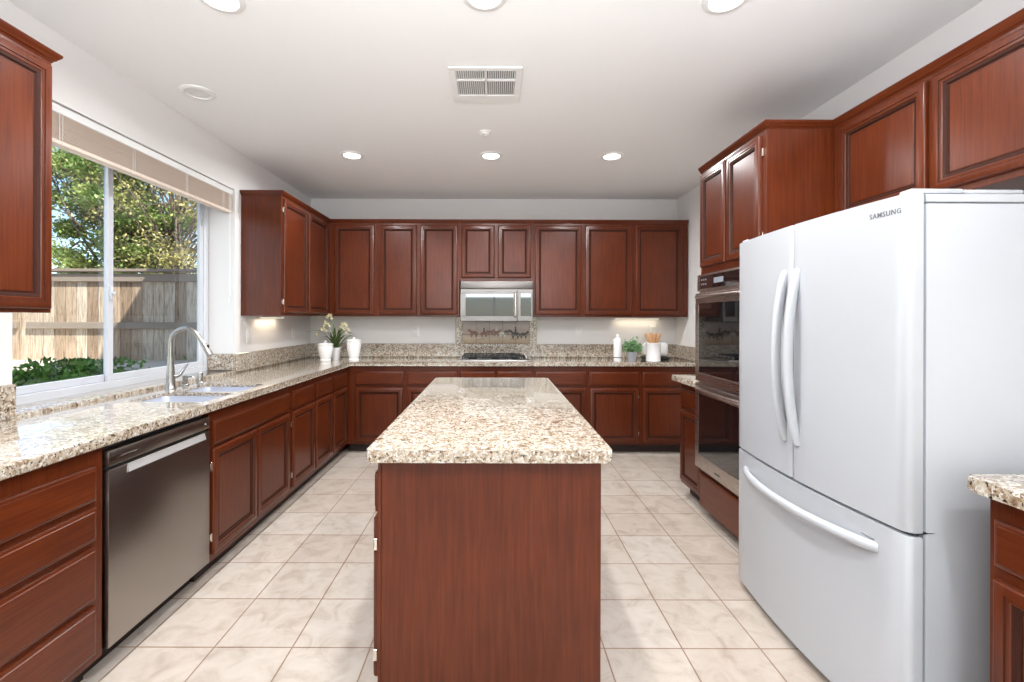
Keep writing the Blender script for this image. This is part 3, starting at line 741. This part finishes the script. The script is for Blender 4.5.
# --- double oven
t = thing('double_oven', 'stainless double wall oven with black glass doors in the tall cabinet', 'oven', (1.72, 2.745, .318))
OY0, OY1 = 2.385, 3.120; OX = 1.405
bm = B(); box(bm, TX, 2.02, TY0+.026, TY1-.026, .322, 1.650); obj('oven_body', bm, BLKP, t)
bm = B(); box(bm, TX-.010, TX-.001, OY0, OY1, .330, 1.648, .002, 1); obj('trim', bm, STEELO, t)
bm = B(); box(bm, OX, TX-.010, OY0, OY1, 1.538, 1.648, .004, 2); cpn = obj('control_panel', bm, STEELO, t)
bm = B(); box(bm, OX-.002, OX+.004, OY0+.02, OY1-.045, 1.550, 1.636, .001, 1); obj('control_glass', bm, BLKG, cpn)
for k in range(3):
    for j in range(2):
        bm = B(); box(bm, OX-.003, OX, OY1-.08-k*.03, OY1-.065-k*.03, 1.575+j*.03, 1.585+j*.03); obj('button', bm, plain('grey_key_print', (.2, .2, .22), .5), cpn)
bm = B(); box(bm, OX-.003, OX, OY1-.36, OY1-.24, 1.578, 1.612); obj('display', bm, plain('pale_display', (.25, .27, .3), .2), cpn)
def odoor(z0, z1, g0, g1, badge):
    bm = B()
    a0, a1 = OY0+.035, OY1-.048
    box(bm, OX-.012, TX-.012, OY0, OY1, z0, g0, .003, 1); box(bm, OX-.012, TX-.012, OY0, OY1, g1, z1, .003, 1)
    box(bm, OX-.012, TX-.012, OY0, a0, g0, g1, .001, 1); box(bm, OX-.012, TX-.012, a1, OY1, g0, g1, .001, 1)
    d = obj('oven_door', bm, STEELO, t)
    bm = B(); box(bm, OX-.010, OX+.004, a0, a1, g0, g1); obj('door_glass', bm, BLKG, d)
    bm = B(); zh = z1-.028
    P = []
    for i in range(21):
        u = i/20; P.append((OX-.010-math.sin(PI*u)**.4*.042, OY0+.02+(OY1-OY0-.04)*u, zh))
    tube(bm, P, .0125, 12); obj('handle', bm, STEELO, d)
    if badge:
        bm = B()
        for k in range(6): box(bm, OX-.0130, OX-.0118, 2.78+k*.011, 2.788+k*.011, z0+.032, z0+.042)
        obj('printed_mark', bm, plain('dark_badge_print', (.08, .07, .07), .4), d)
odoor(.925, 1.522, .985, 1.452, False); odoor(.338, .908, .430, .842, True)

# ================================================================= SINK AND TAP
t = thing('double_sink', 'undermounted double-bowl stainless sink in the left worktop', 'sink', (-1.69, 2.71, .70))
SINKM = plain('satin_sink_steel', (.50, .53, .62), .35, .3)
for (x0, x1, y0, y1) in bowls:
    bm = B()
    def rr(ins, z, r=.04):
        X0, X1, Y0, Y1 = x0+ins, x1-ins, y0+ins, y1-ins
        pts = arc((X1-r, Y1-r), r, 0, 90, 5)+arc((X0+r, Y1-r), r, 90, 180, 5)+arc((X0+r, Y0+r), r, 180, 270, 5)+arc((X1-r, Y0+r), r, 270, 360, 5)
        return [bm.verts.new((*p, z)) for p in pts]
    L = [rr(-.012, .8955), rr(-.010, .8945), rr(-.001, .894), rr(.002, .885), rr(.010, .73), rr(.022, .712), rr(.05, .706)]
    for a, b_ in zip(L, L[1:]):
        for k in range(len(a)): bm.faces.new((a[k], a[(k+1) % len(a)], b_[(k+1) % len(a)], b_[k]))
    bm.faces.new(L[-1]); bw = obj('bowl', bm, SINKM, t, recalc=True)
    bm = B(); lathe(bm, [(0, .001), (.030, .001), (.034, .004), (.042, .005), (.044, .001)], ((x0+x1)/2, (y0+y1)/2, .706), 24); obj('drain', bm, NICKEL, bw)
fx, fy = -1.965, 2.745
t = thing('kitchen_faucet', 'brushed nickel pull-down gooseneck faucet behind the sink', 'faucet', (fx, fy, TOP))
bm = B(); lathe(bm, [(0, 0), (.030, 0), (.030, .006), (.026, .012), (.024, .06), (.020, .12), (.0165, .165), (.0145, .20), (0, .20)], (fx, fy, TOP), 28); obj('faucet_body', bm, NICKEL, t)
P = [(fx, fy, TOP+.19), (fx, fy, TOP+.26)]
ra = .090
for i in range(0, 19):
    a = R(180-i*(152/18)); P.append((fx+ra+ra*math.cos(a), fy, TOP+.277+ra*math.sin(a)))
last = Vector(P[-1]); dirv = (Vector(P[-1])-Vector(P[-2])).normalized()
P.append(tuple(last+dirv*.03))
bm = B(); tube(bm, P, .0125, 14); obj('gooseneck_spout', bm, NICKEL, t)
bm = B(); e = last+dirv*.03; tube(bm, [e, e+dirv*.012, e+dirv*.015, e+dirv*.085, e+dirv*.105, e+dirv*.108], [.0135, .0145, .016, .0175, .0185, .013], 16)
tip = obj('spray_head', bm, NICKEL, t)
bm = B(); p1 = e+dirv*.055; box(bm, p1.x+.008, p1.x+.019, fy-.006, fy+.006, p1.z-.008, p1.z+.022, .003, 1); obj('spray_button', bm, BLKP, tip)
bm = B(); tube(bm, [(fx, fy, TOP+.075), (fx+.028, fy+.018, TOP+.078), (fx+.040, fy+.026, TOP+.085), (fx+.075, fy+.045, TOP+.150)], [.013, .013, .010, .005], 12); obj('lever', bm, NICKEL, t)
t = thing('soap_dispenser', 'short brushed nickel soap dispenser beside the faucet, nearer to it', 'soap dispenser', (-1.965, 2.875, TOP))
bm = B(); lathe(bm, [(0, 0), (.021, 0), (.021, .005), (.016, .010), (.014, .05), (.016, .054), (.016, .062), (0, .064)], (-1.965, 2.875, TOP), 20); obj('pump_body', bm, NICKEL, t)
bm = B(); tube(bm, [(-1.965, 2.875, TOP+.055), (-1.92, 2.875, TOP+.058), (-1.905, 2.875, TOP+.045)], [.007, .006, .004], 8); obj('nozzle', bm, NICKEL, t)
bm = B(); lathe(bm, [(0, 0), (.022, 0), (.022, .004), (.0185, .008), (.0185, .062), (.015, .070), (0, .071)], (-1.955, 3.005, TOP), 20)
tag(obj('air_gap', bm, NICKEL, None, (-1.955, 3.005, TOP)), 'small nickel air gap cap behind the sink, farther from the faucet', 'air gap')

# ================================================================= BLIND
t = thing('window_blind', 'beige horizontal blind raised to the top of the sink window', 'window blind', (-2.11, 2.78, 2.17))
bm = B(); box(bm, -2.135, -2.085, 1.955, 3.600, 2.325, 2.366, .003, 1); obj('headrail', bm, WHITE, t)
for k in range(20):
    bm = B(); z = 2.199+k*.0063; dx = random.uniform(-.0015, .0015); dy = random.uniform(-.002, .002)
    prism(bm, [(-2.136+dx, z), (-2.110+dx, z+.0025), (-2.084+dx, z), (-2.084+dx, z+.0022), (-2.110+dx, z+.0040), (-2.136+dx, z+.0022)], 1.962+dy, 3.594+dy, axis='Y')
    obj('slat', bm, SLAT, t)
bm = B(); box(bm, -2.137, -2.083, 1.962, 3.594, 2.176, 2.197, .004, 2); obj('bottom_rail', bm, SLAT, t)
for yy in (2.16, 2.60, 3.05, 3.46):
    bm = B(); box(bm, -2.0825, -2.0805, yy-.0008, yy+.0008, 2.172, 2.330); box(bm, -2.0825, -2.0805, yy+.0145, yy+.016, 2.172, 2.330); obj('ladder_tape', bm, CORD, t)
for yy, zb in ((3.545, 1.50), (3.560, 1.56)):
    bm = B(); tube(bm, [(-2.081, yy, 2.33), (-2.080, yy, 1.9), (-2.081, yy, zb)], .0016, 6)
    lathe(bm, [(0, 0), (.006, .002), (.005, .03), (.002, .036), (0, .036)], (-2.081, yy, zb-.036), 10); obj('pull_cord', bm, CORD, t)

# ================================================================= CEILING FITTINGS
def can(x, y, label, lit=True, group='lit recessed ceiling lights'):
    t = thing('recessed_light', label, 'ceiling light', (x, y, HC), group)
    bm = B(); lathe(bm, [(.066, -.004), (.070, -.010), (.086, -.009), (.094, -.005), (.096, 0), (.066, 0)], (x, y, HC), 40); 
    obj('trim_ring', bm, WHITE, t)
    if lit:
        bm = B(); lathe(bm, [(0, -.006), (.05, -.0055), (.067, -.003), (.067, -.0005), (0, -.0005)], (x, y, HC), 32); obj('lens', bm, LENS, t)
        l = bpy.data.lights.new('can', 'AREA'); l.shape = 'DISK'; l.size = .13; l.energy = CAN_E; l.color = CAN_COL; l.spread = R(165)
        o = bpy.data.objects.new('lamp_light', l); COL.objects.link(o); o.parent = t; o.location = (0, 0, -.016)
    else:
        bm = B(); lathe(bm, [(0, -.002), (.04, -.0025), (.046, -.004), (.067, -.0035), (.067, -.0005), (0, -.0005)], (x, y, HC), 32); obj('lens', bm, plain('unlit_lens_grey', (.72, .72, .72), .5), t)
    return t
for x, y, lb in ((-1.155, 1.900, 'lit recessed ceiling light at the top left edge'), (-.042, 1.880, 'lit recessed ceiling light at the top centre, nearer than the vent'), (.974, 1.895, 'lit recessed ceiling light at the top right, nearest the fridge'),
                 (-1.177, 3.731, 'lit recessed ceiling light, leftmost of the far row'), (-.027, 3.731, 'lit recessed light in the far row, middle, behind the vent'), (.975, 3.738, 'lit recessed light in the far row, rightmost')):
    can(x, y, lb)
for x, y in ((-1.15, .1), (.97, .1), (-1.15, -1.7), (.97, -1.7)): can(x, y, 'added unseen recessed ceiling light behind the camera', True, 'added unseen ceiling lights behind the camera')  # unseen lamps added behind the camera for more room light
can(-1.772, 2.700, 'unlit white round recessed fixture above the sink window', False, 'unlit fixtures')
t = thing('smoke_detector', 'small white round detector on the ceiling between vent and far lights', 'smoke detector', (-.068, 3.270, HC))
bm = B(); lathe(bm, [(0, -.022), (.024, -.022), (.032, -.016), (.034, -.008), (.045, -.006), (.046, 0), (0, 0)], (-.068, 3.270, HC), 28); obj('housing', bm, PLAS, t)
bm = B(); lathe(bm, [(0, -.028), (.012, -.027), (.015, -.022), (0, -.021)], (-.068, 3.270, HC), 20); obj('sensor_cap', bm, WHITE, t)
VX0, VX1, VY0, VY1 = -.247, .150, 2.405, 2.805
t = thing('ceiling_vent', 'white square air vent grille in the middle of the ceiling', 'air vent', ((VX0+VX1)/2, (VY0+VY1)/2, HC))
bm = B(); fw = .034; z0, z1 = HC-.012, HC-.0015
box(bm, VX0, VX1, VY0, VY0+fw, z0, z1, .003, 1); box(bm, VX0, VX1, VY1-.10, VY1, z0, z1, .003, 1)
box(bm, VX0, VX0+fw, VY0+fw, VY1-.10, z0, z1, .001, 1); box(bm, VX1-fw, VX1, VY0+fw, VY1-.10, z0, z1, .001, 1)
cxm = (VX0+VX1)/2
box(bm, cxm-.007, cxm+.007, VY0+fw, VY1-.10, z0-.001, z1); box(bm, VX0+fw, VX1-fw, VY0+.125, VY0+.137, z0-.001, z1); obj('frame', bm, WHITE, t)
bm = B(); box(bm, VX0+.02, VX1-.02, VY0+.02, VY1-.02, HC-.0014, HC-.0002); obj('duct_shade_sheet', bm, GREYV, t)  # flat grey sheet, stands for the shade inside the duct
for k in range(28):
    x = VX0+fw+.006+k*(VX1-VX0-2*fw-.012)/27
    if abs(x-cxm) < .009: continue
    bm = B(); prism(bm, [(x-.0035, HC-.0105), (x-.0015, HC-.0105), (x+.0035, HC-.003), (x+.0015, HC-.003)], VY0+fw, VY1-.10, axis='Y'); obj('louvre', bm, WHITE, t)

# ================================================================= OUTLETS AND UNDER-CABINET LIGHTS
def outlet(facing, face, a, z, label, name='wall_outlet', cat='outlet', w=.074, h=.118):
    M = mapper(facing, face); t = thing(name, label, cat, M(a, z-h/2, 0), 'white wall plates above the granite')
    bm = B(); fbox(bm, M, a-w/2, a+w/2, z-h/2, z+h/2, 0, .006, .002, 2); pl = obj('cover_plate', bm, PLAS, t)
    if cat == 'outlet':
        bm = B()
        for dz in (-.026, .026): fbox(bm, M, a-.016, a+.016, z+dz-.016, z+dz+.016, .006, .008, .002, 1)
        s = obj('socket', bm, PLAS, t)
        bm = B()
        for dz in (-.026, .026):
            for dx in (-.006, .006): fbox(bm, M, a+dx-.0012, a+dx+.0012, z+dz-.002, z+dz+.007, .008, .0083)
        obj('slots', bm, BLKP, s)
    else:
        bm = B(); fbox(bm, M, a-.016, a+.016, z-.032, z+.032, .006, .009, .002, 1); obj('rocker', bm, PLAS, t)
outlet('left', XL, 3.815, 1.195, 'white switch plate on the left wall, right of the window', 'light_switch', 'light switch')
outlet('left', XL, 4.66, 1.195, 'white outlet on the left wall near the back corner')
outlet('back', YB, -.880, 1.195, 'white outlet on the back wall left of the microwave')
outlet('back', YB, .957, 1.195, 'white outlet on the back wall right of the microwave')
outlet('back', YB, 1.795, 1.215, 'white outlet on the back wall above the toaster')
def strip(x0, x1, y0, y1, label, e):
    t = thing('under_cabinet_light', label, 'light', ((x0+x1)/2, (y0+y1)/2, UZ0))
    bm = B(); box(bm, x0, x1, y0, y1, UZ0-.018, UZ0-.0005, .003, 1); obj('housing', bm, WHITE, t)
    bm = B(); box(bm, x0+.01, x1-.01, y0+.008, y1-.008, UZ0-.0205, UZ0-.018); obj('lens', bm, LENSU, t)
    l = bpy.data.lights.new('strip', 'AREA'); l.shape = 'RECTANGLE'; l.size = x1-x0-.02; l.size_y = y1-y0-.016; l.energy = e; l.color = (1, .84, .62)
    o = bpy.data.objects.new('lamp_light', l); COL.objects.link(o); o.parent = t; o.location = (0, 0, -.024)
strip(-2.04, -1.99, 3.90, 4.30, 'slim warm light strip under the left wall cabinet', .5)
strip(1.35, 1.85, 5.02, 5.065, 'slim warm light strip under the right end wall cabinet', .35)

# ================================================================= THINGS ON THE WORKTOPS
def canister(x, y, h, r, label):
    t = thing('ceramic_canister', label, 'canister', (x, y, TOP), 'white lidded canisters')
    k = h
    bm = B(); lathe(bm, [(0, 0), (r*.70, 0), (r*.74, .010*k/.2), (r*.66, .020*k/.2), (r*.76, .045*k/.2), (r*.93, .10*k/.2), (r, .145*k/.2), (r*.96, .163*k/.2), (r*.97, .166*k/.2), (0, .166*k/.2)], (x, y, TOP), 32); obj('jar_body', bm, CER, t)
    bm = B(); z = .1665*k/.2
    lathe(bm, [(0, z), (r*1.02, z), (r*1.03, z+.006), (r*.9, z+.014), (r*.45, z+.021), (r*.16, z+.023), (r*.12, z+.027), (r*.20, z+.034), (r*.16, z+.041), (0, z+.043)], (x, y, TOP), 32); obj('lid', bm, CER, t)
canister(-1.700, 4.56, .195, .076, 'squat white lidded canister in front of the orchid, left')
canister(-1.425, 4.60, .240, .073, 'taller white lidded canister at the back left corner of the counter')
ox, oy = -1.655, 4.72
t = thing('potted_orchid', 'potted grassy orchid with cream flowers behind the squat canister', 'potted plant', (ox, oy, TOP))
bm = B(); lathe(bm, [(0, 0), (.038, 0), (.044, .02), (.056, .11), (.060, .125), (.054, .125), (.050, .11), (0, .108)], (ox, oy, TOP), 28); pot = obj('pot', bm, CER, t)
bm = B(); lathe(bm, [(0, .112), (.049, .110), (.049, .105), (0, .105)], (ox, oy, TOP), 20); obj('soil', bm, SOIL, pot)
def blade(bm, base, ang, L, lift, wd, n=9):
    pts = []
    for i in range(n+1):
        u = i/n; rad = L*u**1.1; z = lift*math.sin(min(1, u*1.15)*PI*.62)
        pts.append(Vector(base)+Vector((math.cos(ang)*rad, math.sin(ang)*rad, z)))
    side = Vector((-math.sin(ang), math.cos(ang), .15)).normalized(); prev = None
    for i, p in enumerate(pts):
        w_ = wd*math.sin(PI*(.12+.88*i/n))**.6 if i < n else .0006
        cur = (bm.verts.new(p+side*w_), bm.verts.new(p-side*w_+Vector((0, 0, 0))), bm.verts.new(p-Vector((0, 0, w_*.5))))
        if prev:
            bm.faces.new((prev[0], cur[0], cur[2], prev[2])); bm.faces.new((prev[2], cur[2], cur[1], prev[1]))
        prev = cur
bm = B()
for i in range(34):
    blade(bm, (ox+random.uniform(-.02, .02), oy+random.uniform(-.02, .02), TOP+.11), random.uniform(0, 2*PI), random.uniform(.08, .30), random.uniform(.10, .24), random.uniform(.005, .008))
obj('leaves', bm, LEAFD, t, recalc=False)
random.seed(11)
for (ex, ez, bx_) in ((-.125, .215, -.16), (-.075, .27, -.03), (-.045, .355, .02), (.075, .235, .14), (.10, .27, .19)):
    bm = B(); P = []
    tipx, tipz = ox+ex, TOP+.11+ez
    for i in range(12):
        u = i/11; P.append((ox+ex*u**1.3, oy-.03*u, TOP+.11+ez*math.sin(u*PI/2)))
    endx = P[-1][0]; s = 1 if ex > 0 else -1
    for i in range(1, 6): P.append((endx+s*.010*i, oy-.03, P[11][2]-.0025*i*i))
    tube(bm, P, .0022, 6); st = obj('flower_stem', bm, LEAFG, t)
    for i in range(5):
        q = Vector(P[8+i*2] if 8+i*2 < len(P) else P[-1]); bm = B()
        for k in range(5):
            a = 2*PI*k/5+i; d = Vector((math.cos(a), -.35, math.sin(a))).normalized(); e_ = d.cross(Vector((0, 1, 0))).normalized()
            rr_ = .022
            bm.faces.new([bm.verts.new(v) for v in (q, q+d*rr_*.5+e_*rr_*.4, q+d*rr_, q+d*rr_*.5-e_*rr_*.4)])
        bmesh.ops.solidify(bm, geom=bm.faces[:], thickness=.001)
        obj('flower', bm, PETAL, st, recalc=False)
# right-hand group
x, y = 1.262, 4.60
t = thing('tall_ceramic_bottle', 'tall slim white ceramic bottle left of the potted herb', 'bottle', (x, y, TOP))
bm = B(); lathe(bm, [(0, 0), (.040, 0), (.042, .004), (.042, .215), (.038, .226), (.020, .234), (.015, .240), (.015, .252), (0, .252)], (x, y, TOP), 28); obj('bottle_body', bm, CER, t)
bm = B(); lathe(bm, [(.0423, .036), (.0428, .037), (.0428, .043), (.0423, .044)], (x, y, TOP), 28); obj('dark_band', bm, BLKP, t)
bm = B(); lathe(bm, [(0, .2525), (.017, .2525), (.018, .262), (.012, .270), (.005, .272), (0, .272)], (x, y, TOP), 20)
obj('stopper', bm, CER, t)
x, y = 1.400, 4.575
t = thing('potted_herb', 'bushy green herb in a small grey metal pot on the back counter', 'potted plant', (x, y, TOP))
bm = B(); lathe(bm, [(0, 0), (.036, 0), (.038, .004), (.050, .088), (.053, .090), (.053, .096), (.048, .096), (.046, .088), (0, .086)], (x, y, TOP), 28); pot = obj('pot', bm, GALV, t)
bm = B(); lathe(bm, [(0, .0885), (.045, .088), (.045, .0865), (0, .0865)], (x, y, TOP), 18); obj('soil', bm, SOIL, pot)
bl = B(); bs = B()
for i in range(40):
    a = random.uniform(0, 2*PI); rad = random.uniform(.02, .115); hz = TOP+.09+random.uniform(.03, .135)*(1-.4*rad/.115)
    e_ = Vector((x+rad*math.cos(a), y+rad*math.sin(a), hz)); m_ = Vector((x+rad*.3*math.cos(a), y+rad*.3*math.sin(a), TOP+.09+(hz-TOP-.09)*.7))
    tube(bs, [(x, y, TOP+.086), m_, e_], [.002, .0015, .001], 5)
    for k in range(13): leafquad(bl, e_.lerp(m_, random.uniform(0, .7))+Vector((random.gauss(0, .012), random.gauss(0, .012), random.gauss(0, .012))), .026)
for ex, ez in ((.055, .21), (.02, .19), (-.07, .17)):
    tube(bs, [(x, y, TOP+.09), (x+ex*.6, y, TOP+.17), (x+ex, y, TOP+.09+ez*.75)], [.002, .0015, .001], 5)
    for k in range(14): leafquad(bl, (x+ex+random.gauss(0, .004), y+random.gauss(0, .004), TOP+.10+ez*.75-random.uniform(0, .05)), .016)
obj('stems', bs, LEAFG, t); obj('foliage', bl, LEAFG, t, recalc=False)
x, y = 1.625, 4.60
t = thing('utensil_crock', 'white ceramic crock holding wooden spoons on the back counter', 'utensil holder', (x, y, TOP))
bm = B(); lathe(bm, [(0, 0), (.070, 0), (.073, .004), (.073, .010), (.071, .013), (.073, .180), (.076, .186), (.074, .191), (.067, .190), (.066, .18), (.064, .012), (0, .012)], (x, y, TOP), 36); obj('crock', bm, CER, t)
for i, (dx, dy, L, tw, flip) in enumerate(((-.075, .02, .285, .020, 0), (-.015, .03, .295, .022, 0), (.015, -.01, .280, .024, 0), (.035, .03, .285, .020, 1), (.075, .0, .290, .018, 1))):
    b0 = Vector((x-dx*.45, y-dy*.45, TOP+.016)); b1 = Vector((x+dx, y+dy, TOP+L)); d = (b1-b0).normalized()
    bm = B(); tube(bm, [b0, b0.lerp(b1, .72), b0.lerp(b1, .78), b0.lerp(b1, .88), b0.lerp(b1, .97), b1], [.005, .0055, .006, tw*.35, tw*.30, .003], 12, 0, 2.6)
    lab = ('leftmost wooden spoon', 'dark-topped wooden spoon in the middle', 'broad wooden spoon', 'flat wooden spatula', 'rightmost pale wooden spoon')[i]
    tag(obj('wooden_spoon', bm, SPOON, None, b0), lab+' standing in the white crock', 'utensil', 'wooden utensils in the crock')
x, y = 1.735, 4.86
t = thing('toaster', 'white rounded toaster with a black base behind the crock', 'toaster', (x, y, TOP))
bm = B(); box(bm, x-.125, x+.125, y-.085, y+.085, TOP+.030, TOP+.185, .045, 6); bd = obj('toaster_body', bm, CER, t)
bm = B(); box(bm, x-.128, x+.128, y-.088, y+.088, TOP, TOP+.0305, .010, 2); obj('base', bm, BLKP, t)
for dy in (-.03, .03):
    bm = B(); box(bm, x-.09, x+.09, y+dy-.011, y+dy+.011, TOP+.1835, TOP+.1855); obj('slot', bm, BLKP, bd)
bm = B(); box(bm, x+.125, x+.148, y-.015, y+.015, TOP+.12, TOP+.135, .003, 1); obj('lever', bm, BLKP, t)
